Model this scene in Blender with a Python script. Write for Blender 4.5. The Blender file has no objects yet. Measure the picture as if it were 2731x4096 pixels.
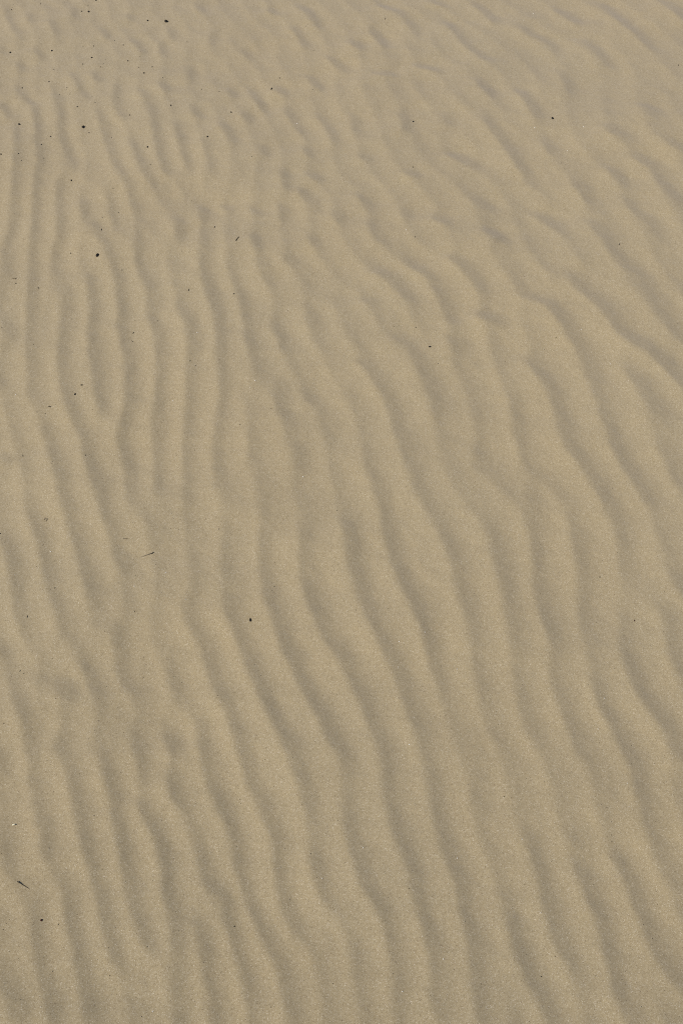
import bpy, math
import numpy as np
from mathutils import Vector

# ------------------------------------------------------------------ camera, sky, sun, exposure
scene = bpy.context.scene
R = math.radians
CAM_H, PITCH = 1.60, R(52.0)          # eye height above the sand, tilt below the horizon
LENS, SENSOR_H = 28.0, 22.7
SUN_AZ = R(212.0)                      # direction to the sun in the ground plane (from +X, counter-clockwise)
SUN_EL = R(46.0)

cam_d = bpy.data.cameras.new("camera")
cam_d.sensor_fit = 'VERTICAL'
cam_d.sensor_height = SENSOR_H
cam_d.sensor_width = SENSOR_H * 682 / 1024
cam_d.lens = LENS
cam_d.clip_start, cam_d.clip_end = 0.05, 2000.0
cam = bpy.data.objects.new("camera", cam_d)
scene.collection.objects.link(cam)
cam.location = (0, 0, CAM_H)
cam.rotation_euler = (math.pi / 2 - PITCH, 0, 0)
scene.camera = cam

to_sun = Vector((math.cos(SUN_EL) * math.cos(SUN_AZ), math.cos(SUN_EL) * math.sin(SUN_AZ), math.sin(SUN_EL)))
world = bpy.data.worlds.new("World")
scene.world = world
world.use_nodes = True
wn = world.node_tree.nodes
sky = wn.new('ShaderNodeTexSky')
sky.sky_type = 'NISHITA'
sky.sun_disc = False
sky.sun_elevation = SUN_EL
sky.sun_rotation = math.atan2(to_sun.x, to_sun.y)
world.node_tree.links.new(sky.outputs['Color'], wn['Background'].inputs['Color'])
wn['Background'].inputs['Strength'].default_value = 0.06
sun_d = bpy.data.lights.new("sun", 'SUN')
sun_d.energy = 3.7
sun_d.angle = R(0.6)
sun_d.color = (1.0, 0.955, 0.885)
sun = bpy.data.objects.new("sun", sun_d)
sun.rotation_euler = (-to_sun).to_track_quat('-Z', 'Y').to_euler()
sun.location = to_sun * 30
scene.collection.objects.link(sun)
vs = scene.view_settings
vs.view_transform, vs.look, vs.gamma, vs.exposure = 'Standard', 'None', 1.0, -0.02
vs.use_curve_mapping = False
scene.cycles.use_denoising = False        # a denoiser would wash the sand grain out
scene.cycles.filter_width = 1.1

# ------------------------------------------------------------------ the lie of the sand
rng = np.random.default_rng(7)
SX, SY = -math.cos(SUN_AZ), -math.sin(SUN_AZ)     # horizontal direction the light travels in


def smooth01(t):
    t = np.clip(t, 0, 1)
    return t * t * (3 - 2 * t)


_yt = np.linspace(-30, 60, 9001)
_slope = (-0.15 * np.clip((_yt + 2.0) / 2.4, 0, 1) * (1 - smooth01((_yt - 0.35) / 1.15)) - 0.03 * smooth01((_yt - 1.7) / 1.2) * (1 - smooth01((_yt - 6) / 4)))  # made-up tilt: turns the near sand from the sun to darken it
_ft = np.cumsum(_slope) * (_yt[1] - _yt[0])
_ft -= np.interp(1.4, _yt, _ft)


def broad(x, y):
    """Invented broad ground shape: a very shallow hollow, tilted to darken the near and right-hand sand."""
    a = x * 0.80 - (y - 1.6) * 0.60
    return np.interp(y, _yt, _ft) - 0.03 * (np.sqrt(1 + (a / 0.9) ** 2) - 1) * np.where(a > 0, 1.0, 0.25)


FPX = 4096 * LENS / SENSOR_H
CP, SP = math.cos(PITCH), math.sin(PITCH)


def ground(u, v):
    """Photograph pixel (2731 x 4096) -> the point of the sand that it looks at."""
    dx = (u - 1365.5) / FPX
    dy = -(v - 2048.0) / FPX
    d = np.array([dx, CP + dy * SP, -SP + dy * CP])
    z = 0.0
    for _ in range(6):
        t = (z - CAM_H) / d[2]
        p = np.array([0, 0, CAM_H]) + t * d
        z = float(broad(p[0], p[1]))
    return p[0], p[1]


TILES = {1: (0, 0), 2: (866, 0), 3: (1731, 0), 4: (0, 1000), 5: (866, 1000), 6: (1731, 1000), 7: (0, 2000),
         8: (866, 2000), 9: (1731, 2000), 10: (0, 3000), 11: (866, 3000), 12: (1731, 3000), 13: (0, 2048), 14: (1365, 2048), 15: (0, 0), 16: (1366, 0), 17: (0, 1024),
         18: (1366, 1024)}
TS = 1000 / 1568.0                     # tiles 1-12; from 13 on they are 1365 pixels wide


def tp(tile, x, y):
    ox, oy = TILES[tile]
    return ground(ox + x * TS, oy + y * TS)


# Lee sides of the ripples as read from the photograph: per tile, "strength: x,y x,y ..." lines.
LEE = {
15: """
.45: 20,30 50,110 85,165 110,205
.4: 0,215 30,250
.5: 80,285 105,330
.5: 75,395 110,440 150,470 170,540,.6 172,610 175,680 185,745 170,810,.5 160,900 165,980 155,1060 150,1140
.4: 160,225 200,275
.45: 230,380 260,440 285,500,.6 278,590,.5 290,650 320,710,.6 340,770
.5: 0,470 25,510 40,540
.42: 80,570 85,640 80,710 68,800 70,880 75,960 60,1040 35,1110
.5: 275,810 265,900 280,980 275,1060 260,1130
.4: 320,330 350,370 380,420,.55 400,460
.3: 230,100 270,170
.5: 420,330 455,370
.5: 530,380 525,460 545,520,.7 590,560
.45: 440,500 470,560 485,620 500,680 520,730 555,785,.6 590,850 605,910,.5 625,970 635,1040 640,1120
.65: 595,635 630,690 650,750 670,800 700,850 730,890,.5
.55: 640,410 690,460 700,520 720,590,.5 720,660 735,730,.6 765,790 790,830
.6: 730,380 770,430
.4: 600,180 645,210 660,260
.35: 740,200 745,260
.5: 810,560 825,630,.6 845,700 860,760 880,810
.5: 880,500 930,545
.45: 935,640 955,710 970,770 985,810
.4: 500,860 510,930 520,1000 530,1080
.6: 425,1010 455,1060 475,1110
.35: 380,900 385,980 390,1040
.4: 900,20 930,60
.35: 970,150 985,220
.35: 870,310 880,370
.45: 1060,410 1070,450
.45: 1010,570 1060,620,.55 1085,680
.5: 1140,400 1160,440 1210,490,.6 1230,540
.55: 1120,520 1150,560
.4: 1120,230 1150,270
.5: 1240,40 1260,70
.6: 1360,30 1410,50 1440,90 1460,130
.4: 1340,120 1380,180 1420,240
.5: 1020,940 1060,960
.5: 930,940 940,1010
.5: 1160,960 1190,985
.5: 820,1000 825,1070 835,1140
.4: 930,1040 950,1110
.5: 1150,1090 1190,1140
.55: 1290,790 1310,840 1320,880
.6: 1410,800 1470,830
.6: 1370,870 1420,910 1450,960
.4: 1290,940 1300,1020
.5: 1420,1080 1450,1140
.7: 1500,260 1550,300 1590,330
.6: 1400,345 1450,380 1480,410
.6: 1260,405 1310,430
.5: 1310,480 1330,540 1370,600 1420,640
.55: 1450,520 1500,560 1520,620 1545,670
.45: 1200,680 1230,710
.35: 1400,680 1430,720
.6: 1530,970 1568,1030
.3: 130,60 150,110
.3: 330,30 350,90
.3: 470,130 500,180
.3: 590,60 600,110
.3: 780,130 790,190
""",
16: """
.65: 160,25 230,45 290,75 330,130 345,170
.7: 130,130 170,170 195,215
.6: 50,195 95,230
.5: 400,10 470,25
.65: 470,100 530,150 565,210 620,250 680,290
.65: 600,20 650,50 690,90 720,125
.6: 820,130 870,170 950,190 990,240
.6: 980,45 1040,80 1080,115
.75: 1110,185 1160,225 1210,280 1250,330,.4
.85: 1170,15 1240,60 1290,110 1350,150 1400,200 1440,250,.5
.9: 1470,15 1540,60 1600,100
.7: 170,345 240,350
.7: 340,300 400,315 450,330
.5: 630,370 670,420 690,450
.45: 1000,330 1040,400 1070,440
.75: 800,410 850,460 890,520 910,570
.45: 470,520 500,570
.6: 660,520 690,600 740,650 780,700 820,770,.75 860,830 880,880,.5
.85: 490,705 550,725 600,750 630,790
.6: 1200,590 1260,620 1310,650
.5: 1390,490 1440,540
.5: 1500,650 1600,705
.75: 1340,720 1400,745 1450,780
.6: 1220,770 1270,810 1300,850
.7: 1060,840 1110,880 1140,930
.5: 1450,800 1500,880 1560,940
.7: 1300,920 1350,970 1400,1010,.6 1450,1060 1490,1110
.8: 890,980 940,1010 990,1050
.6: 600,910 660,950 700,970
.7: 420,1000 480,1030
.8: 660,1060 720,1100 780,1120
.6: 1120,1010 1160,1050 1210,1110 1240,1175
.4: 270,510 290,580 290,640
.5: 80,715 130,740
.5: 290,790 340,810
.6: 80,890 120,950
.45: 120,1020 140,1080 170,1130
.4: 60,540 70,620
.45: 940,640 970,700
.35: 290,950 300,1000
""",
17: """
.5: 20,0 45,60 60,130,.4
.5: 145,0 155,80
.6: 150,180 135,280 130,370 140,470 145,560,.55 130,640 125,700,.5
.45: 235,40 235,130 225,210 215,300,.35
.5: 310,130 320,180,.45 300,260 290,340 285,430,.55 280,520 295,580,.65 310,640 330,710,.7 365,790 395,850,.55 395,930 430,990,.75 460,1060 480,1150
.55: 415,70 420,150 430,250 420,340 425,430 440,520,.65 460,590 465,670,.55 470,740,.4
.55: 520,40 545,110 560,190 560,290 560,370 580,430,.65 605,480 595,560,.55 590,650 580,730 565,800 560,860,.6 590,920,.7 605,980 600,1060,.5 595,1150
.55: 630,50 660,90 690,130 690,220 695,300,.6 730,350 740,430,.55 735,530 725,640 720,750 715,830,.5 725,920 730,1010 725,1100
.75: 810,210 840,260 880,310,.7 885,400,.5 875,500 870,620 870,740,.45 855,850 850,950,.45 845,1050 850,1150
.6: 935,40 945,110 970,190,.75 1000,250 1010,330,.55 1010,430 1015,530 1025,620,.5 1015,720 995,830,.55 985,920 990,1010,.55 1010,1100
.5: 1040,20 1070,80 1100,170 1120,230,.5 1135,320 1150,420,.55 1175,490,.6 1180,580,.4
.35: 1150,700 1150,800 1155,900,.4 1140,1000
.55: 1190,30 1220,80,.6 1245,140
.65: 1310,10 1350,40
.6: 1225,290 1270,330 1300,390,.65 1310,440
.4: 1300,560 1280,640,.45 1280,720,.5 1310,790,.4
.45: 1420,240 1440,320 1450,380
.5: 1405,590 1410,660
.45: 1380,850 1385,920,.5 1385,1000
.5: 25,290 40,340 60,400
.6: 200,760 220,840 250,920,.7 270,1000 285,1080 310,1150
.5: 15,920 40,960
.35: 95,890 110,950
.35: 115,1080 120,1130
.45: 0,520 5,600
""",
18: """
.75: 280,20 340,50 400,90 440,150 465,220 490,290,.65 520,340
.8: 130,70 190,80 240,120 280,170 330,215
.65: 100,200 150,220
.75: 480,5 540,30 590,70 630,130 670,180
.4: 780,50 810,130 840,190
.85: 840,195 920,210 980,250 1020,320 1070,390,.8 1120,460 1150,540,.6 1190,640 1210,720,.5 1240,820 1270,910,.7 1320,990 1370,1060 1420,1140
.9: 620,270 690,285 740,310
.85: 1040,80 1090,150 1150,190 1210,250,.95 1260,320 1310,380 1390,420 1450,470 1510,530 1590,600
.6: 1260,20 1330,50 1390,110 1430,200,.55 1480,290 1540,370
.65: 240,360 300,400 350,480,.65 390,560 430,640,.55 460,740
.85: 60,470 120,510 170,580 210,660,.85 240,740,.65 270,840 300,930,.6 340,1030 390,1110
.55: 510,380 545,440
.85: 830,460 890,510 940,580 970,640,.7 1000,720,.55 1020,820 1060,900,.7 1120,950,.8 1160,1030 1200,1100 1230,1170
.65: 1330,540 1390,590 1430,670,.55 1470,760
.45: 790,640 790,760 820,860 840,950,.5 870,1040 890,1120
.45: 590,860 610,940 630,1030,.5
.5: 100,900 130,990,.65 170,1070 190,1140
.45: 1480,850 1510,960 1540,1060
""",
13: """
.8: 0,90 30,140 55,220 75,320 85,420 105,520 130,600
.8: 130,0 165,60 190,130 205,220 220,310 245,390 275,460 285,540 270,620,.5
.85: 320,20 345,90 365,170 390,250 415,330 440,410 450,440
.75: 490,20 515,90 530,160 555,230 590,290
.8: 60,810 85,880 120,950 135,1010,.7 140,1100,.6 150,1190 165,1280,.75 185,1370 205,1450 210,1540,.8 220,1620,.6
.7: 165,730 190,800 205,880 230,930,.5
1.1: 262,770 300,820 338,862
.95: 375,690 410,740 430,810 450,870
.4: 530,510 535,560 540,640,.8 555,730 570,800 590,860,.8
.55: 790,650 785,740 800,830 790,900
.35: 660,640 660,740 660,850
.4: 1040,120 1020,230 1012,330
.45: 850,370 850,450,.6 890,520,.9 930,580 960,660 980,740 1000,810,.8 1040,880 1060,960 1090,1050,.85 1120,1140 1150,1230,.9 1190,1310 1230,1390,.95 1260,1480 1270,1570,.75 1270,1660 1290,1750,.8 1320,1850,.85 1350,1940 1380,2000,.5
.6: 1030,380 1050,450,.9 1080,520 1110,600 1140,680 1170,760 1210,840 1240,920 1290,1010,.95 1330,1080 1360,1160,.9 1390,1240 1410,1320 1430,1400,.6
.5: 1435,1540 1450,1640,.85 1480,1740 1500,1840,.5
.4: 1210,60 1200,180,.5 1215,300,.65 1240,400 1270,500 1300,590,.95 1350,690 1390,780 1440,870 1480,950,.9 1520,1030 1568,1120
.6: 1390,50 1390,200,.7 1410,320 1440,420,.9 1480,510 1520,590 1568,685,.9
.7: 635,1045 650,1120 665,1190,.4
.95: 768,1028 795,1070 812,1105
.6: 480,1110 500,1200,.85 520,1280 530,1370 545,1440 560,1520 575,1600 580,1680 600,1780,.85 625,1860 650,1930 680,1990 685,2060,.4
.7: 612,1305 650,1370,.85 690,1430 725,1490 750,1560,.75 760,1650 755,1730 770,1810 790,1890 815,1980,.75 825,2080,.6 815,2180 830,2300 840,2380
.8: 780,1200 790,1280 815,1345
.65: 920,950 920,1050,.7 940,1150 960,1230 985,1310,.8 1030,1370 1060,1450 1085,1540 1095,1620,.75 1110,1700 1140,1790 1180,1870,.85 1215,1950 1260,2040 1300,2120 1320,2220,.75 1350,2380
.6: 910,1560 930,1640,.75 980,1700 1030,1760 1050,1830 1060,1910,.75 1080,1990 1110,2080 1140,2170,.7 1150,2280 1170,2380
.65: 895,1840 915,1920,.75 945,2010 955,2100 970,2200 990,2290 1000,2380
.5: 330,1180 340,1260,.7 365,1340 380,1420,.8 390,1520 415,1590,.85 445,1670 455,1740 470,1830 490,1910 520,2000,.75 530,2080,.5
.5: 310,1660 320,1750,.7 320,1840 330,1920,.8 350,2000 365,2080 370,2160,.7 395,2250,.85 430,2380
.4: 170,1740 175,1840,.65 175,1930 185,2030 190,2120,.6 215,2200,.8 240,2290,.9 260,2380
.7: -20,1440 20,1540 40,1620 50,1690,.6
.5: 10,2080 20,2160,.9 50,2220,1.0 90,2280 100,2380
.4: 260,1030 265,1140
.4: -20,600 30,660
.4: 0,1090 10,1200
""",
14: """
.7: 30,30 50,150 70,280,.85 100,390 140,480,.9 180,570 220,650 260,740 300,830,.8 330,920,.6 370,1000,.55 400,1080,.45
.7: 200,20 220,130 265,240,.85 300,340 340,430 380,520,.85 410,620 430,720,.7 460,810,.5
.7: 450,40 490,150 530,260,.8 560,360 590,430,.8 620,530,.6 630,640,.5 640,740 650,850,.5
.6: 680,50 710,150 740,250 770,340,.6 780,440,.5 800,540 820,640,.45
.5: 870,50 900,150,.45 880,300,.4 910,420,.65 940,500,.75 980,590,.75 1010,660,.4
.55: 1070,60 1090,180,.6 1100,280 1110,360,.5 1100,450 1110,560,.45
.55: 1290,50 1300,150,.5 1290,280,.35
.5: 1280,530 1290,640,.65 1320,720,.85 1360,800,1.0 1410,870 1460,940 1500,1010 1540,1090,.85 1580,1150
.55: 1500,440 1510,550,.7 1530,660 1590,770
.5: 1160,760 1180,850,.75 1215,930 1260,1010,.85 1300,1080 1340,1160,.8 1360,1250 1385,1330 1400,1410,.75 1430,1500 1460,1580 1500,1650 1580,1760,.9
.4: 960,700 980,800,.6 1020,890,.75 1060,980 1080,1070,.6 1090,1170,.4
.4: 810,780 830,880,.6 860,980,.65 880,1060,.4
.85: -30,580 0,640 40,740 80,810,.9 120,890 150,970 190,1060 210,1150,.7 210,1230,.65 215,1310 245,1400,.8 275,1490 310,1590 330,1680,.8 350,1780 380,1870 400,1960,.8 420,2050,.55 440,2150,.5 460,2330
.75: -10,1040 20,1120 50,1190,.5
.65: 10,1380 30,1440 60,1530,.8 80,1620 120,1730 170,1790,.9 200,1860 220,1950,.8 240,2060,.6 250,2160,.5 260,2380
.45: 420,1150 430,1280,.5 450,1400 450,1480,.65 480,1550 520,1620,.85 550,1710,.75 560,1800 580,1890 600,1980,.6 600,2090,.5 615,2200,.6 640,2300 665,2380
.35: 640,1100 620,1250 600,1400,.4
.5: 850,1480 880,1560,.75 910,1640 930,1730,.8 940,1820 980,1910 1010,1980,.85 1050,2060 1080,2130,.5
.8: 1060,1600 1120,1680,.95 1150,1760 1190,1840,.8 1210,1940 1220,2020,.7 1235,2090,.6 1255,2160,.8 1285,2230,.9 1320,2300 1360,2380
.6: 1230,1540 1290,1620,.8 1340,1700 1350,1790 1390,1870,.85 1430,1960 1470,2040 1520,2120 1590,2210,.95
.45: 780,1790 790,1880,.7 800,1960 830,2060 860,2140,.8 900,2200,.9 940,2280 980,2380
.5: 400,2160 420,2240,.7 450,2330
.4: 60,2000 70,2150
.35: 1060,1480 1100,1530
.5: 1540,300 1590,430
""",
}

# ---- fine grid of the part of the beach that can be seen
STEP = 0.0031
X0, X1, Y0, Y1 = -1.45, 1.45, 0.06, 3.40
gx = np.arange(X0, X1, STEP)
gy = np.arange(Y0, Y1, STEP)
NX, NY = len(gx), len(gy)
GX, GY = np.meshgrid(gx, gy)
kx = np.fft.fftfreq(NX, STEP) * 2 * np.pi
ky = np.fft.fftfreq(NY, STEP) * 2 * np.pi
KX, KY = np.meshgrid(kx, ky)
K2 = KX ** 2 + KY ** 2


def band_noise(lo, hi, seed):
    """Smooth random field with wavelengths between lo and hi metres, rms 1."""
    r = np.random.default_rng(seed)
    F = np.fft.fft2(r.standard_normal((NY, NX)))
    k = np.sqrt(K2) / (2 * np.pi)
    w = smooth01((k - 0.6 / hi) / (0.6 / hi)) * np.exp(-(k * lo * 0.8) ** 2)
    n = np.real(np.fft.ifft2(F * w))
    return n / n.std()


def blur(a, sig):
    return np.real(np.fft.ifft2(np.fft.fft2(a) * np.exp(-0.5 * K2 * sig ** 2)))


# distance from crest to crest over the beach, as measured in the photograph (metres; columns left, middle, right)
LAM_V = [0, 1300, 2300, 3600]
LAM = np.array([[.041, .055, .080], [.050, .062, .082], [.049, .058, .066], [.045, .046, .049]])


def wavelength(x, y):
    dep = y * CP + CAM_H * SP
    v = 2048 - FPX * (y * SP - CAM_H * CP) / dep
    xn = np.clip(x / (dep * 1365.5 / FPX), -1, 1)
    l0, l1, l2 = (np.interp(v, LAM_V, LAM[:, c]) for c in range(3))
    return np.where(xn < 0, l1 + (l0 - l1) * -xn, l1 + (l2 - l1) * xn)


LAMBDA = wavelength(GX, np.maximum(GY, 0.12))
# small wander of the traced lines so that the edges are not ruler-smooth
wx, wy = band_noise(0.04, 0.14, 11) * 0.0013, band_noise(0.04, 0.14, 12) * 0.0013
PX, PY = GX + wx, GY + wy
SIG_L, SIG_R = 0.16, 0.34            # widths of a lee side, in crest spacings
DMAX = np.zeros((NY, NX))
SLOPE, GROWN, TRACED = 0.49, 0.74, 0.62


def catmull(pts, n=4):
    p = np.array(pts)
    p = np.vstack([2 * p[0] - p[1], p, 2 * p[-1] - p[-2]])
    out = []
    for i in range(1, len(p) - 2):
        for t in np.linspace(0, 1, n, endpoint=False):
            a, b, c, d = p[i - 1], p[i], p[i + 1], p[i + 2]
            out.append(0.5 * (2 * b + (c - a) * t + (2 * a - 5 * b + 4 * c - d) * t * t + (3 * b - a - 3 * c + d) * t ** 3))
    out.append(p[-2])
    return np.array(out)


def add_stroke(pts, st):
    q3 = catmull(np.column_stack([np.array(pts), st]), 2)
    q, qs = q3[:, :2], q3[:, 2]
    seg = np.diff(q, axis=0)
    L = np.hypot(seg[:, 0], seg[:, 1])
    cum = np.concatenate([[0], np.cumsum(L)])
    tot = cum[-1]
    tap = min(0.018, tot * 0.3)
    m = 0.09
    for i in range(len(seg)):
        if L[i] < 1e-6:
            continue
        a, b = q[i], q[i + 1]
        i0 = max(int((min(a[0], b[0]) - m - X0) / STEP), 0)
        i1 = min(int((max(a[0], b[0]) + m - X0) / STEP) + 1, NX)
        j0 = max(int((min(a[1], b[1]) - m - Y0) / STEP), 0)
        j1 = min(int((max(a[1], b[1]) + m - Y0) / STEP) + 1, NY)
        if i1 <= i0 or j1 <= j0:
            continue
        x, y = PX[j0:j1, i0:i1], PY[j0:j1, i0:i1]
        t = ((x - a[0]) * seg[i, 0] + (y - a[1]) * seg[i, 1]) / L[i] ** 2
        tc = np.clip(t, 0, 1)
        ex, ey = x - a[0] - tc * seg[i, 0], y - a[1] - tc * seg[i, 1]
        nx, ny = -seg[i, 1] / L[i], seg[i, 0] / L[i]
        if nx * SX + ny * SY < 0:
            nx, ny = -nx, -ny
        # asymmetric across the line: abrupt on the sunward (crest) side, fading on the other
        dn = ex * nx + ey * ny
        along2 = np.maximum(ex ** 2 + ey ** 2 - dn ** 2, 0)
        k = float(wavelength(a[0], max(a[1], 0.12))) * (1 - 0.22 * float(smooth01((a[1] - 1.5) / 0.6)))
        sg = np.where(dn < 0, SIG_L * k, SIG_R * k)
        dist = cum[i] + tc * L[i]
        f = (0.35 + 0.65 * smooth01(dist / tap)) * (0.35 + 0.65 * smooth01((tot - dist) / tap))
        v = (qs[i] + tc * (qs[i + 1] - qs[i])) * f * np.exp(-(dn / sg) ** 2 - along2 / (0.22 * k) ** 2)
        DMAX[j0:j1, i0:i1] = np.maximum(DMAX[j0:j1, i0:i1], v)


# lines that run on from one tile or one strength to the next are joined
lines = []
for tile, txt in LEE.items():
    ox, oy = TILES[tile]
    sc = 1365 / 1568 if tile > 12 else TS
    for line in txt.strip().splitlines():
        st, pts = line.split(':')
        pts = [list(map(float, c.split(','))) for c in pts.split()]
        known = [0] if len(pts[0]) < 3 else []
        if known:
            pts[0].append(float(st))
        known = [i for i, p in enumerate(pts) if len(p) > 2]
        ss = np.interp(range(len(pts)), known, [pts[i][2] for i in known])
        P = np.array([(ox + p[0] * sc, oy + p[1] * sc, q) for p, q in zip(pts, ss)])
        lines.append(P if P[0][1] <= P[-1][1] else P[::-1])
i = 0
while i < len(lines):
    e = lines[i][-1]
    de = e[:2] - lines[i][-2][:2]
    de = de / np.hypot(*de)
    heads = np.array([l[0][:2] for l in lines])
    d = heads - e[:2]
    r = np.hypot(d[:, 0], d[:, 1])
    off = np.abs(d[:, 0] * de[1] - d[:, 1] * de[0])
    reach = 115 if min(abs(e[1] - 1024), abs(e[1] - 2048)) < 85 else 12
    ok = (r < 12) | ((r < reach) & (off < 0.3 * r + 14) & (d[:, 1] > -45) & (reach > 12))
    ok[i] = False
    if not ok.any():
        i += 1
        continue
    j = int(np.argmin(np.where(ok, r, 1e9)))
    nxt = lines[j]
    if r[j] < 25 or d[j, 1] < 10:
        lines[i] = np.vstack([lines[i][:-1], (lines[i][-1] + nxt[0]) / 2, nxt[1:]])
    else:
        lines[i] = np.vstack([lines[i], nxt])
    del lines[j]
    i = 0 if j < i else i


def fair(P):
    """Resample a line every 14 pixels and take the shake of the hand out of it."""
    L_ = np.concatenate([[0], np.cumsum(np.hypot(*np.diff(P[:, :2], axis=0).T))])
    n = max(int(L_[-1] / 14), 3)
    t = np.linspace(0, L_[-1], n)
    Q = np.column_stack([np.interp(t, L_, P[:, c]) for c in range(3)])
    for _ in range(5):
        Q[1:-1] = 0.25 * Q[:-2] + 0.5 * Q[1:-1] + 0.25 * Q[2:]
    return Q


lines = [fair(P)[::2] if len(fair(P)) > 6 else fair(P) for P in lines]
for P in lines:
    run = np.hypot(*np.diff(P[:, :2], axis=0).T).sum()
    P[:, 2] *= 1 + 0.6 * float(smooth01((170 - run) / 80))          # the short ones are pits, deeper than they are long
    add_stroke([ground(p[0], p[1]) for p in P], P[:, 2])

# ripples go on beyond what the photograph shows, in the same manner
depth = GY * CP + CAM_H * SP
half = depth * (1365.5 / FPX)
ynear, yfar = ground(1365, 4096)[1], ground(1365, 0)[1]
inside = np.minimum.reduce([half - np.abs(GX), (GY - ynear), (yfar - GY)])
mask = smooth01((inside + 0.09) / 0.08)
D = DMAX * mask


def local_blur(a, n):
    """Blur by n local crest spacings."""
    lo, hi = blur(a, n * 0.045), blur(a, n * 0.08)
    w = np.clip((LAMBDA - 0.045) / 0.035, 0, 1)
    return lo * (1 - w) + hi * w


# Sand leaves no gaps between its ripples: let the traced ones grow on, at the local spacing, until they meet.
Dm = local_blur(D, 0.75)
T = (D - Dm) / (0.22 + local_blur(np.abs(D - Dm), 0.9))
conf = np.clip(local_blur(D, 0.35) * 3.0, 0, 1)
lam_b = np.array([.039, .048, .058, .070, .085])
lw = [np.clip(1 - np.abs(np.log(LAMBDA / l)) / 0.24, 0, 1) for l in lam_b]
tot_w = sum(lw) + 1e-6
kk = np.sqrt(K2)
bands = [np.exp(-(np.log(np.maximum(kk, 1e-3) * l / (2 * np.pi)) / 0.30) ** 2) for l in lam_b]
ang = np.arctan2(KY, KX)                                            # crests lie across the wind that made them
turn = np.abs((ang - R(16) + np.pi / 2) % np.pi - np.pi / 2)
bands = [B * (0.12 + 0.88 * np.exp(-(turn / R(40)) ** 4)) for B in bands]
U = 0.4 * T * conf + (0.05 + 0.2 * (1 - mask)) * band_noise(0.04, 0.12, 41)
for _ in range(26):
    F = np.fft.fft2(U)
    V = sum(np.real(np.fft.ifft2(F * B)) * w for B, w in zip(bands, lw)) / tot_w
    U = np.tanh(1.7 * V + 0.75 * conf * T)
U = blur(U, 0.003)
# steeper on the lee side, just past the crest, easing out towards the next one
HU = np.real(np.fft.ifft2(np.fft.fft2(U) * -1j * np.sign(KX * SX + KY * SY)))
U = U - 0.80 * U * HU
strength = np.clip(local_blur(D, 0.9) / 0.38, 0.5, 1.15)          # where the photograph shows them deep or shallow
strength = blur(strength * mask + 0.9 * (1 - mask), 0.04)
calm = smooth01((GY - 1.55) / 0.9)                                  # farther up the beach they are shallower, more dimpled
S = 0.50 * strength * U * GROWN * (1 - 0.42 * calm) + TRACED * (1 + 0.8 * calm) * (D - Dm)
S *= 1 + 0.22 * smooth01((GY - 0.9) / 1.3)
S *= 1 + 0.08 * band_noise(0.02, 0.08, 23)
S = 0.45 * np.tanh(S / 0.45)
S = blur(S, 0.0020)

# slope along the light = lee strength; integrate it into a height field
G = -SLOPE * S
ks, kt = KX * SX + KY * SY, -KX * SY + KY * SX
H = np.real(np.fft.ifft2(np.fft.fft2(G) * (-1j * ks) / (ks ** 2 + 0.05 * kt ** 2 + 8.0 ** 2)))
H += band_noise(0.012, 0.05, 31) * 0.00009 + band_noise(0.05, 0.16, 32) * 0.00026 + band_noise(0.25, 0.7, 33) * 0.0015
edge = np.minimum.reduce([GX - X0, X1 - GX, GY - Y0, Y1 - GY])
H *= smooth01(edge / 0.12)


def height(x, y):
    fx, fy = (x - X0) / STEP, (y - Y0) / STEP
    i, j = int(fx), int(fy)
    if i < 0 or j < 0 or i >= NX - 1 or j >= NY - 1:
        return float(broad(x, y))
    a, b = fx - i, fy - j
    h = (H[j, i] * (1 - a) + H[j, i + 1] * a) * (1 - b) + (H[j + 1, i] * (1 - a) + H[j + 1, i + 1] * a) * b
    return float(h + broad(x, y))


# one sheet: the fine grid, then ever wider rows out to the horizon
def grow(v, sgn):
    out, st = [], STEP
    p = v
    while abs(p - v) < 600:
        st *= 1.32
        p = p + sgn * st
        out.append(p)
    return np.array(out)


ax = np.concatenate([grow(gx[0], -1)[::-1], gx, grow(gx[-1], 1)])
ay = np.concatenate([grow(gy[0], -1)[::-1], gy, grow(gy[-1], 1)])
AX, AY = np.meshgrid(ax, ay)
AZ = broad(AX, AY)
far = np.hypot(AX, AY)
AZ = AZ * np.exp(-np.maximum(far - 6, 0) / 30)
ix, iy = np.searchsorted(ax, gx[0]), np.searchsorted(ay, gy[0])
AZ[iy:iy + NY, ix:ix + NX] += H
nx_, ny_ = len(ax), len(ay)
co = np.stack([AX, AY, AZ], -1).reshape(-1, 3).astype(np.float32)
idx = np.arange(nx_ * ny_, dtype=np.int32).reshape(ny_, nx_)
quads = np.stack([idx[:-1, :-1], idx[:-1, 1:], idx[1:, 1:], idx[1:, :-1]], -1).reshape(-1, 4)
me = bpy.data.meshes.new("sand")
me.vertices.add(len(co))
me.vertices.foreach_set("co", co.ravel())
me.loops.add(quads.size)
me.loops.foreach_set("vertex_index", quads.ravel())
me.polygons.add(len(quads))
me.polygons.foreach_set("loop_start", np.arange(0, quads.size, 4, dtype=np.int32))
me.polygons.foreach_set("use_smooth", np.ones(len(quads), dtype=bool))
me.update(calc_edges=True)
sand = bpy.data.objects.new("sand_ground", me)
sand["kind"] = "structure"
sand["label"] = "pale tan wind-rippled sand with soft meandering ridges"
sand["category"] = "sand"
scene.collection.objects.link(sand)


# ------------------------------------------------------------------ materials
def new_mat(name):
    m = bpy.data.materials.new(name)
    m.use_nodes = True
    return m, m.node_tree.nodes, m.node_tree.links


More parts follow.
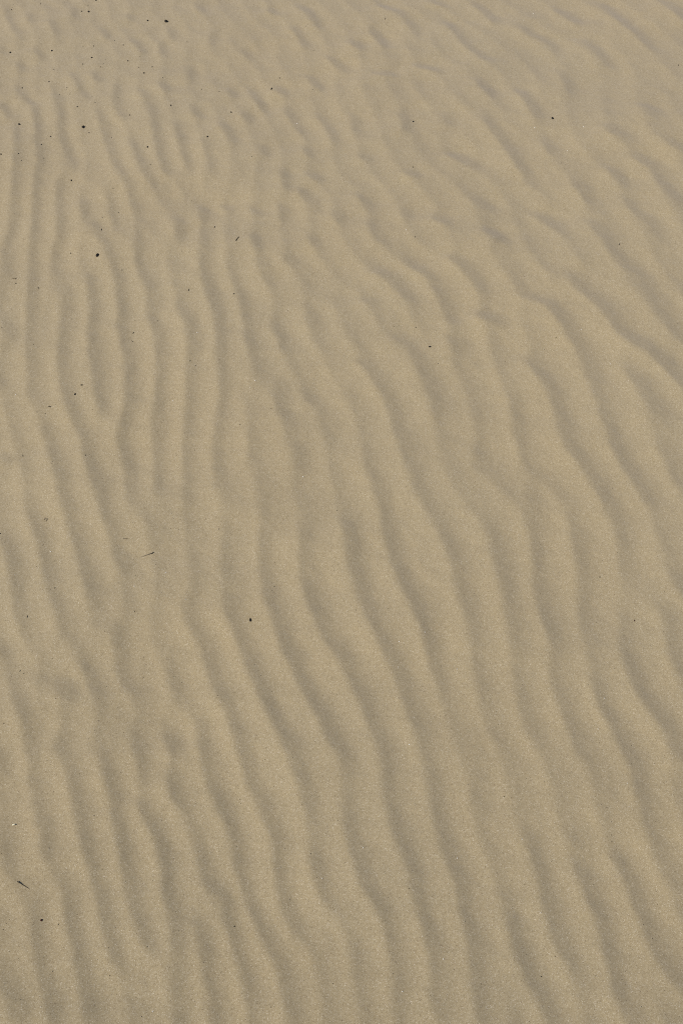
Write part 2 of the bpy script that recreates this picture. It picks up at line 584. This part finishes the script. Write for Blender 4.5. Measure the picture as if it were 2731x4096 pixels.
def ramp(nodes, stops, interp='LINEAR'):
    r = nodes.new('ShaderNodeValToRGB')
    r.color_ramp.interpolation = interp
    el = r.color_ramp.elements
    while len(el) > 1:
        el.remove(el[0])
    el[0].position, el[0].color = stops[0][0], (*stops[0][1], 1)
    for p, c in stops[1:]:
        e = el.new(p)
        e.color = (*c, 1)
    return r


m_sand, N, L = new_mat("sand")
bsdf = N['Principled BSDF']
bsdf.inputs['Roughness'].default_value = 0.95
bsdf.inputs['Specular IOR Level'].default_value = 0.12
bsdf.inputs["Sheen Weight"].default_value = 0.24      # tinted sheen imitates reflected sky: paler, pinker towards grazing view
bsdf.inputs['Sheen Roughness'].default_value = 0.6
bsdf.inputs['Sheen Tint'].default_value = (1.0, 0.90, 0.94, 1)
if 'Diffuse Roughness' in bsdf.inputs:
    bsdf.inputs['Diffuse Roughness'].default_value = 0.0
tc = N.new('ShaderNodeTexCoord')
vor = N.new('ShaderNodeTexVoronoi')
vor.inputs['Scale'].default_value = 1500.0
L.new(tc.outputs['Object'], vor.inputs['Vector'])
sep = N.new('ShaderNodeSeparateColor')
L.new(vor.outputs['Color'], sep.inputs['Color'])
grain = ramp(N, [(0.0, (0.19, 0.14, 0.08)), (0.05, (0.32, 0.245, 0.138)), (0.3, (0.372, 0.296, 0.170)),
                 (0.7, (0.414, 0.333, 0.198)), (0.93, (0.454, 0.376, 0.250)), (1.0, (0.66, 0.58, 0.44))])
L.new(sep.outputs['Red'], grain.inputs['Fac'])
n2 = N.new('ShaderNodeTexNoise')
n2.inputs['Scale'].default_value = 260.0
n2.inputs['Detail'].default_value = 3.0
n2.inputs['Roughness'].default_value = 0.7
L.new(tc.outputs['Object'], n2.inputs['Vector'])
r2 = ramp(N, [(0.25, (0.9, 0.9, 0.9)), (0.75, (1.1, 1.1, 1.1))])
L.new(n2.outputs['Fac'], r2.inputs['Fac'])
mul = N.new('ShaderNodeMix')
mul.data_type, mul.blend_type = 'RGBA', 'MULTIPLY'
mul.inputs[0].default_value = 1.0
L.new(grain.outputs['Color'], mul.inputs[6])
L.new(r2.outputs['Color'], mul.inputs[7])
n3 = N.new('ShaderNodeTexNoise')
n3.inputs['Scale'].default_value = 2.2
n3.inputs['Detail'].default_value = 4.0
L.new(tc.outputs['Object'], n3.inputs['Vector'])
r3 = ramp(N, [(0.3, (1.008, 1.0, 0.985)), (0.7, (0.992, 1.0, 1.015))])
L.new(n3.outputs['Fac'], r3.inputs['Fac'])
mul2 = N.new('ShaderNodeMix')
mul2.data_type, mul2.blend_type = 'RGBA', 'MULTIPLY'
mul2.inputs[0].default_value = 1.0
L.new(mul.outputs[2], mul2.inputs[6])
L.new(r3.outputs['Color'], mul2.inputs[7])
L.new(mul2.outputs[2], bsdf.inputs['Base Color'])
bump = N.new('ShaderNodeBump')
bump.inputs['Strength'].default_value = 0.15
bump.inputs['Distance'].default_value = 0.0006
addh = N.new('ShaderNodeMath')
addh.operation = 'ADD'
L.new(vor.outputs['Distance'], addh.inputs[0])
L.new(n2.outputs['Fac'], addh.inputs[1])
L.new(addh.outputs[0], bump.inputs['Height'])
L.new(bump.outputs['Normal'], bsdf.inputs['Normal'])
me.materials.append(m_sand)


def litter_mat(name, c1, c2, rough=0.6):
    m, n, l = new_mat(name)
    b = n['Principled BSDF']
    b.inputs['Roughness'].default_value = rough
    b.inputs['Specular IOR Level'].default_value = 0.25
    t = n.new('ShaderNodeTexCoord')
    no = n.new('ShaderNodeTexNoise')
    no.inputs['Scale'].default_value = 700.0
    l.new(t.outputs['Object'], no.inputs['Vector'])
    r = ramp(n, [(0.3, c1), (0.7, c2)])
    l.new(no.outputs['Fac'], r.inputs['Fac'])
    l.new(r.outputs['Color'], b.inputs['Base Color'])
    return m


MAT = {
    'black': litter_mat("black_husk", (0.010, 0.008, 0.007), (0.022, 0.018, 0.014)),
    'brown': litter_mat("brown_husk", (0.03, 0.016, 0.010), (0.06, 0.032, 0.02)),
    'red': litter_mat("red_brown_husk", (0.028, 0.006, 0.004), (0.06, 0.014, 0.009)),
    'grey': litter_mat("grey_bark", (0.11, 0.09, 0.062), (0.19, 0.155, 0.11)),
    'tan': litter_mat("dry_stalk", (0.24, 0.18, 0.11), (0.40, 0.32, 0.21)),
    'straw': litter_mat("pale_straw", (0.72, 0.68, 0.48), (0.85, 0.82, 0.64)),
    'quartz': litter_mat("quartz", (0.82, 0.80, 0.76), (0.9, 0.89, 0.86), 0.25),
    'grain': litter_mat("dark_grain", (0.03, 0.022, 0.016), (0.09, 0.06, 0.04)),
}


# ------------------------------------------------------------------ litter lying on the sand
def link_mesh(name, verts, faces, mat, parent=None, smooth=True):
    m = bpy.data.meshes.new(name)
    m.from_pydata([tuple(v) for v in verts], [], faces)
    m.update()
    if smooth:
        m.polygons.foreach_set("use_smooth", [True] * len(m.polygons))
    m.materials.append(MAT[mat])
    o = bpy.data.objects.new(name, m)
    scene.collection.objects.link(o)
    if parent:
        o.parent = parent
    return o


def seed_shape(kind, seed, nu=10, nv=7):
    """Unit solid, long axis X, about +-1: oval, drop (pointed at +X), flake (angular), bar, notch."""
    r = np.random.default_rng(seed)
    vs, fs = [], []
    for j in range(nv + 1):
        ph = -math.pi / 2 + math.pi * j / nv
        for i in range(nu):
            a = 2 * math.pi * i / nu
            x, y, z = math.sin(ph), math.cos(ph) * math.cos(a), math.cos(ph) * math.sin(a)
            if kind == 'drop':
                k = 1.0 - 0.62 * max(0, (x + 0.35) / 1.35)
                y, z = y * k, z * k
            elif kind == 'flake':
                e = 0.35
                x = math.copysign(abs(x) ** e, x)
                k = 1.05 - 0.72 * (x + 1) / 2
                y = math.copysign(abs(y) ** 0.45, y) * k + 0.55 * x * 0.4
                z *= 0.8
            elif kind == 'bar':
                x = math.copysign(abs(x) ** 0.3, x)
                k = 1.0 - 0.18 * math.cos(2.2 * x) * (x > -0.2)
                y, z = y * k, z * k
            elif kind == 'notch':
                x = math.copysign(abs(x) ** 0.6, x)
                y = y * (1.0 if y < 0 else 0.35 + 0.65 * min(1, abs(x - 0.15) * 1.6))
            j_ = 1 + 0.07 * r.standard_normal()
            vs.append((x, y * j_, z * j_))
    for j in range(nv):
        for i in range(nu):
            a, b = j * nu + i, j * nu + (i + 1) % nu
            fs.append((a, b, b + nu, a + nu))
    return vs, fs


def tag(o, label, cat, group=None):
    o["label"], o["category"] = label, cat
    if group:
        o["group"] = group


def seed(name, kind, tile, x, y, lx, ly, ang, mat, label, cat, group=None, tall=0.7):
    """A husk seen lx x ly tile pixels large, long axis at ang degrees (counter-clockwise in the picture)."""
    cx, cy = tp(tile, x, y)
    ca, sa = math.cos(R(ang)), -math.sin(R(ang))
    ex, ey = tp(tile, x + ca * lx / 2, y + sa * lx / 2)
    fx, fy = tp(tile, x + sa * ly / 2, y - ca * ly / 2)
    a = math.hypot(ex - cx, ey - cy)
    b = math.hypot(fx - cx, fy - cy)
    c = min(a, b) * tall
    vs, fs = seed_shape(kind, int(x * 7 + y * 13 + tile))
    o = link_mesh(name, [(v[0] * a, v[1] * b, v[2] * c) for v in vs], fs, mat)
    o.location = (cx, cy, height(cx, cy) + c * 0.62)
    o.rotation_euler = (0, 0, math.atan2(ey - cy, ex - cx))
    tag(o, label, cat, group)
    return o


def tube(pts, rad, n=7):
    vs, fs = [], []
    p = [Vector(q) for q in pts]
    for i, q in enumerate(p):
        d = (p[min(i + 1, len(p) - 1)] - p[max(i - 1, 0)]).normalized()
        s = d.cross(Vector((0, 0, 1)))
        s = s.normalized() if s.length > 1e-4 else Vector((1, 0, 0))
        u = s.cross(d)
        for k in range(n):
            a = 2 * math.pi * k / n
            vs.append(q + (s * math.cos(a) + u * math.sin(a)) * rad[i])
    for i in range(len(p) - 1):
        for k in range(n):
            a, b = i * n + k, i * n + (k + 1) % n
            fs.append((a, b, b + n, a + n))
    fs.append(tuple(range(n))[::-1])
    fs.append(tuple((len(p) - 1) * n + k for k in range(n)))
    return vs, fs


def stick_points(tile, pts, rad, lift):
    out = []
    for (x, y), r, l in zip(pts, rad, lift):
        wx_, wy_ = tp(tile, x, y)
        out.append((wx_, wy_, height(wx_, wy_) + r * 0.55 + l))
    return out


def stick(name, tile, pts, wid, mat, label, cat, group=None, lift=None, parent_at=None, sub=None):
    """Twig through tile-pixel points; wid = width in millimetres at each point; lift = metres above the sand."""
    rad = [w * 0.00031 for w in wid]
    wp = stick_points(tile, pts, rad, lift or [0] * len(pts))
    c = Vector(wp[0])
    vs, fs = tube([Vector(q) - c for q in wp], rad)
    o = link_mesh(name, vs, fs, mat)
    o.location = c
    tag(o, label, cat, group)
    for nm, ppts, pw, pm, pl in (sub or []):
        pr = [w * 0.00031 for w in pw]
        pwp = stick_points(tile, ppts, pr, pl)
        vs2, fs2 = tube([Vector(q) - c for q in pwp], pr)
        link_mesh(nm, vs2, fs2, pm, o)
    return o


# -- the pieces that can be told apart by their look
seed('seed_husk', 'oval', 4, 613, 40, 23, 15, 62, 'black', "largest oval black seed husk, beside a ripple trough end", 'seed')
seed('litter_flake', 'flake', 1, 524, 794, 17, 12, 30, 'black', "black triangular flake with one straight edge among dark specks", 'flake')
seed('seed_husk', 'oval', 1, 1043, 137, 17, 12, 28, 'black', "plump dark oval seed alone on nearly flat sand", 'seed')
seed('seed_husk', 'oval', 1, 557, 73, 11, 9, 10, 'black', "round black seed with a smaller dark speck beside it", 'seed')
seed('seed_husk', 'oval', 3, 748, 741, 14, 11, 0, 'black', "rounded black seed alone on smooth broad-rippled sand", 'seed')
seed('seed_husk', 'drop', 8, 212, 752, 23, 14, 97, 'black', "black teardrop-shaped seed on a crest between two deep troughs", 'seed')
seed('seed_husk', 'oval', 10, 262, 1070, 14, 13, 20, 'red', "dark red-brown rounded seed near the long bent twig", 'seed')
seed('seed_husk', 'oval', 4, 473, 909, 14, 8, 62, 'black', "slim black oval seed just below a short bar-shaped fragment", 'seed')
seed('bark_fragment', 'bar', 4, 515, 852, 14, 6, -3, 'black', "short black bar-shaped bark fragment above a slim oval seed", 'bark')
seed('litter_chip', 'notch', 5, 1336, 604, 13, 9, 5, 'black', "angular black chip with a notched upper edge", 'chip')
seed('seed_husk', 'bar', 2, 345, 556, 13, 7, 75, 'black', "short upright black rod-like seed beside a curved trough", 'seed')
seed('seed_husk', 'oval', 9, 1263, 753, 11, 6, 88, 'red', "small narrow reddish brown seed on coarse sand", 'seed')
seed('seed_husk', 'oval', 12, 680, 1416, 7, 6, 0, 'black', "small blue-black round seed beside a deep dark trough", 'seed')
seed('seed_husk', 'oval', 1, 1302, 864, 9, 8, 0, 'black', "small round black seed by the tip of a curled ripple", 'seed')
stick('twig', 10, [(115, 832), (132, 841), (150, 851), (168, 862), (180, 868)], [1.8, 1.6, 1.3, 1.0, 0.8], 'black',
      "long thin black twig tapering to a bent brown tip", 'twig', lift=[.0012, .0008, 0, 0, 0],
      sub=[('tip', [(179, 867.5), (184, 871), (188, 877)], [1.0, 0.9, 0.6], 'brown', [0, 0, 0])])
stick('straw_fragment', 10, [(80, 470), (90, 468), (99, 466)], [2.6, 2.8, 2.2], 'straw',
      "short pale cream straw fragment with a dark edge of shadow", 'straw', lift=[.0012, .0012, .0012])
stick('curled_stalk', 7, [(278, 124), (282, 117), (288, 116), (292, 121), (293, 131)], [0.9, 0.9, 1.0, 1.1, 1.0], 'brown',
      "dark brown stalk curled into a small hook", 'stalk', lift=[0, .001, .003, .002, 0])
stick('twig', 7, [(776, 241.5), (790, 240), (804, 239)], [1.1, 1.0, .8], 'black',
      "short straight dark twig above a half-buried grey-brown stalk", 'twig')
stick('half_buried_stalk', 7, [(878, 352), (905, 345), (930, 339), (957, 332)], [1.4, 1.9, 2.2, 2.2], 'grey',
      "grey-brown half-buried stalk with a black broken end", 'stalk', lift=[-.0006, -.0004, 0, .0006],
      sub=[('broken_end', [(955, 333.5), (964, 325)], [1.7, 1.5], 'black', [.0006, .0012])])
stick('twig', 1, [(1481, 1520), (1488, 1507), (1499, 1494)], [2.6, 1.7, 2.2], 'black',
      "crooked little black twig with a thickened end", 'twig', lift=[.0004, .0004, .0004])
stick('splinter', 4, [(302, 990), (310, 987), (314, 988)], [0.8, 1.3, 1.6], 'black',
      "two-pronged black splinter lying on a pale ripple end", 'splinter', lift=[0, .0004, .001],
      sub=[('prong', [(313, 986), (320, 990), (326, 991)], [1.9, 1.4, .6], 'black', [.001, .0005, 0])])
stick('rootlet', 4, [(80, 180), (90, 178), (100, 180), (110, 175)], [0.9, 1.2, 1.4, .9], 'brown',
      "pale brown tangled rootlet just above a small round seed", 'rootlet', lift=[0, .0006, .0006, 0],
      sub=[('root_fork', [(100, 180), (102, 190), (104, 200)], [.7, .6, .4], 'tan', [.0004, 0, 0])])
seed('seed_husk', 'oval', 4, 102, 211, 6, 6, 0, 'black', "small round black seed just below a tangled rootlet", 'seed')

# -- slender black fragments, all alike
FR = "thin short black plant fragment lying on the sand"
for (t, x, y, ln, ang, w) in [
    (1, 638, 1442, 12, 85, 1.6), (1, 1346, 1418, 12, 68, 1.7), (4, 835, 511, 12, 66, 1.6), (4, 1185, 250, 15, 75, 1.6),
    (4, 144, 1288, 13, -78, 1.0), (7, 173, 730, 16, 75, 1.0), (7, 125, 1066, 10, 62, 1.3), (7, 150, 1083, 7, 68, 1.1),
    (7, 1371, 184, 10, 80, 0.7), (10, 369, 1099, 9, 65, 1.2), (2, 1057, 122, 9, 72, 1.8), (3, 1166, 1531, 10, 65, 1.6),
    (6, 768, 556, 8, 60, 1.2), (1, 955, 421, 11, 12, 2.2), (4, 829, 563, 10, -40, 1.3), (3, 1537, 408, 9, 65, 1.6),
    (12, 445, 290, 9, 40, 1.0), (10, 333, 1389, 8, 70, 0.9)]:
    dx, dy = math.cos(R(ang)) * ln / 2, -math.sin(R(ang)) * ln / 2
    stick('plant_fragment', t, [(x - dx, y - dy), (x, y), (x + dx, y + dy)], [w * .8, w, w * .75], 'black', FR, 'fragment',
          'thin black plant fragments scattered on the sand', lift=[0.0002, 0.0003, 0.0002])

# -- faint grey-brown stalk scraps
GR = "faint grey-brown stalk scrap half sunk in the sand"
for (t, x, y, ln, ang, w) in [
    (1, 661, 374, 11, -25, 1.6), (1, 338, 432, 12, 20, 1.8), (1, 1375, 576, 11, 25, 1.8), (2, 605, 314, 26, 2, 1.1),
    (4, 1226, 730, 13, 40, 1.4), (6, 1125, 1490, 11, -65, 1.3), (10, 1123, 1135, 10, 85, 0.9), (1, 1264, 560, 10, 60, 1.6),
    (1, 553, 32, 10, 60, 1.8), (1, 256, 20, 14, 75, 1.4), (1, 650, 402, 8, 40, 1.6), (11, 1303, 997, 9, -60, 0.8)]:
    dx, dy = math.cos(R(ang)) * ln / 2, -math.sin(R(ang)) * ln / 2
    stick('stalk_scrap', t, [(x - dx, y - dy), (x, y), (x + dx, y + dy)], [w * .6, w, w * .7], 'grey', GR, 'stalk scrap',
          'faint stalk scraps half sunk in the sand', lift=[-.0002, 0, -.0001])

# -- round dark seeds: small and tiny
SM = "small round dark seed lying on the rippled sand"
TI = "tiny dark speck of plant litter on the sand"
SPECKS = {
    1: "73,57,5 513,69,6 603,2,6 927,130,7 66,328,8 326,315,8 588,289,6 577,362,7 520,402,5 775,286,6 803,383,6 904,459,7 "
       "720,258,4 308,507,7 139,543,7 421,547,5 373,588,4 486,668,6 598,644,5 742,611,4 122,778,10 559,828,6 319,855,7 "
       "261,908,6 12,982,8 121,976,6 447,1123,9 927,926,9 1450,704,8 1073,665,8 700,856,4 815,723,6 691,773,3 643,1363,4 "
       "711,1186,4 744,1329,4 880,357,3 1022,495,4 944,1034,4 478,496,3 439,586,3 578,603,3 872,425,4 632,421,4 1175,267,4 "
       "522,290,3 275,990,4 138,1015,4 247,678,3 795,690,3 18,1018,3 176,765,3",
    2: "396,486,6 602,561,4 1232,758,8 1230,1048,6 1243,1493,6 222,991,4 480,430,3 562,167,3",
    3: "230,915,4 1397,482,3",
    4: "443,13,7 242,238,7 766,122,6 1468,276,7 988,439,4 847,433,4 286,1030,5 235,1022,5 185,1110,4 539,1294,6 1193,703,6 "
       "451,428,4 1221,1250,4 1507,1097,4 15,491,4 213,598,3",
    5: "110,276,7 1248,486,5 1388,706,4 1279,150,4 674,364,3 148,1096,4 343,1000,4 633,414,3",
    7: "845,697,5 347,552,5 2,208,7 28,1405,5 0,1362,5",
    8: "755,70,4 872,695,5 753,1222,4 1400,1352,5 362,538,5",
    9: "1047,475,7 405,745,4 1446,578,4 403,1,3 1042,1525,4",
    10: "724,1111,5 313,621,5 925,1238,6 690,1414,6 1469,1101,8 592,413,5 890,1672,5 502,152,4",
    11: "590,652,6 460,928,5 146,302,5 305,62,4",
    12: "1020,1416,6 1117,533,5 765,1293,5 1452,1475,4 1120,572,4 220,215,4 1238,95,4",
}
BROWN = {(1, 815), (1, 559), (11, 460), (12, 765), (2, 396)}
k = 0
for t, txt in SPECKS.items():
    for c in txt.split():
        x, y, s = map(float, c.split(','))
        k += 1
        small = s >= 6
        s *= 0.92
        mat = 'brown' if (t, int(x)) in BROWN else 'black'
        a = float(rng.uniform(0, 180))
        if small:
            seed('small_seed', 'oval', t, x, y, s * 1.15, s * .95, a, mat, SM, 'seed', 'small round dark seeds scattered on the sand')
        else:
            seed('litter_speck', 'oval', t, x, y, s * 1.2, s, a, mat, TI, 'speck', 'tiny dark litter specks scattered on the sand')


# ------------------------------------------------------------------ loose bright and dark sand grains, too many to count
def grains(name, pts, sizes, mat, label):
    base = np.array([(1, 0, 0), (-1, 0, 0), (0, 1, 0), (0, -1, 0), (0, 0, 1), (0, 0, -1)], float)
    tri = [(0, 2, 4), (2, 1, 4), (1, 3, 4), (3, 0, 4), (2, 0, 5), (1, 2, 5), (3, 1, 5), (0, 3, 5)]
    vs, fs = [], []
    for (x, y), s in zip(pts, sizes):
        a = rng.uniform(0, 6.28)
        ca, sa = math.cos(a), math.sin(a)
        sc = s * rng.uniform(0.7, 1.25, 3)
        z = height(x, y) + s * 0.3
        o = len(vs)
        for b in base:
            p = b * sc
            vs.append((x + p[0] * ca - p[1] * sa, y + p[0] * sa + p[1] * ca, z + p[2]))
        fs += [(i + o, j + o, l + o) for i, j, l in tri]
    ob = link_mesh(name, vs, fs, mat, smooth=False)
    ob["kind"] = "stuff"
    tag(ob, label, 'sand grains')
    return ob


def scatter(n):
    x = rng.uniform(-1.3, 1.3, n * 2)
    y = rng.uniform(0.25, 3.2, n * 2)
    return list(zip(x, y))[:n]


BRIGHT = ("8,1207,1535 12,556,563 12,1225,362 2,1188,1447 3,630,82 12,675,1022 12,153,673 10,262,1620 2,506,771 3,637,800 3,942,800 "
          "4,100,908 4,1238,520 4,1085,940 5,243,822 5,211,862 5,543,1420 6,928,499 6,1110,713 9,1072,1245 9,150,1055 9,1033,1437 "
          "8,1305,835 8,1138,1048 8,1507,1056 7,318,320 7,1039,452 7,843,536 11,919,612 11,663,804 1,247,390 3,843,940 9,1004,771 "
          "8,1144,888 7,1165,628 10,958,1640 11,1165,1517 12,65,1312 12,1213,216").split()
bp = [tp(int(a), float(b), float(c)) for a, b, c in (q.split(',') for q in BRIGHT)]
pts = bp + scatter(350)
sz = [0.0007 + 0.00018 * p[1] for p in bp] + list(rng.uniform(0.0002, 0.00046, 350))
grains("quartz_grains", pts, sz, 'quartz', "scattered glinting white quartz grains on the sand")
grains("dark_grains", scatter(14000), list(rng.uniform(0.00022, 0.00058, 14000)), 'grain', "scattered dark brown mineral grains on the sand")

# ------------------------------------------------------------------ name look-alikes by the distinctive piece beside them
SHORT = {"largest oval black seed husk": "largest oval seed husk", "black triangular flake": "triangular black flake",
         "plump dark oval seed": "plump oval seed", "round black seed with": "round black seed with a companion speck",
         "rounded black seed alone": "lone rounded black seed", "black teardrop-shaped": "teardrop-shaped black seed",
         "dark red-brown rounded": "red-brown rounded seed", "slim black oval": "slim black oval seed",
         "angular black chip": "notched angular chip", "short upright black rod": "upright rod-like seed",
         "small narrow reddish": "narrow reddish seed", "long thin black twig": "long bent twig",
         "short pale cream": "pale straw fragment", "dark brown stalk curled": "curled brown stalk",
         "short straight dark twig": "short straight twig", "crooked little black": "crooked black twig",
         "two-pronged": "two-pronged splinter", "pale brown tangled": "tangled rootlet",
         "small round black seed by": "seed at the curled ripple tip"}
KIND = {SM: "small round dark seed next to the ", FR: "thin black plant fragment next to the ",
        GR: "faint grey-brown stalk scrap next to the ", TI: "tiny dark litter speck next to the "}
things = [o for o in scene.objects if o.parent is None and o.get("label")]
for pre, short in SHORT.items():
    mark = [o for o in things if o["label"].startswith(pre)]
    if len(mark) != 1:
        continue
    for lab, new in KIND.items():
        near = sorted(((o.location - mark[0].location).length, o.name) for o in things if o["label"] == lab)
        if len(near) > 1 and near[0][0] < 0.13 and near[1][0] > 1.5 * near[0][0]:
            bpy.data.objects[near[0][1]]["label"] = new + short
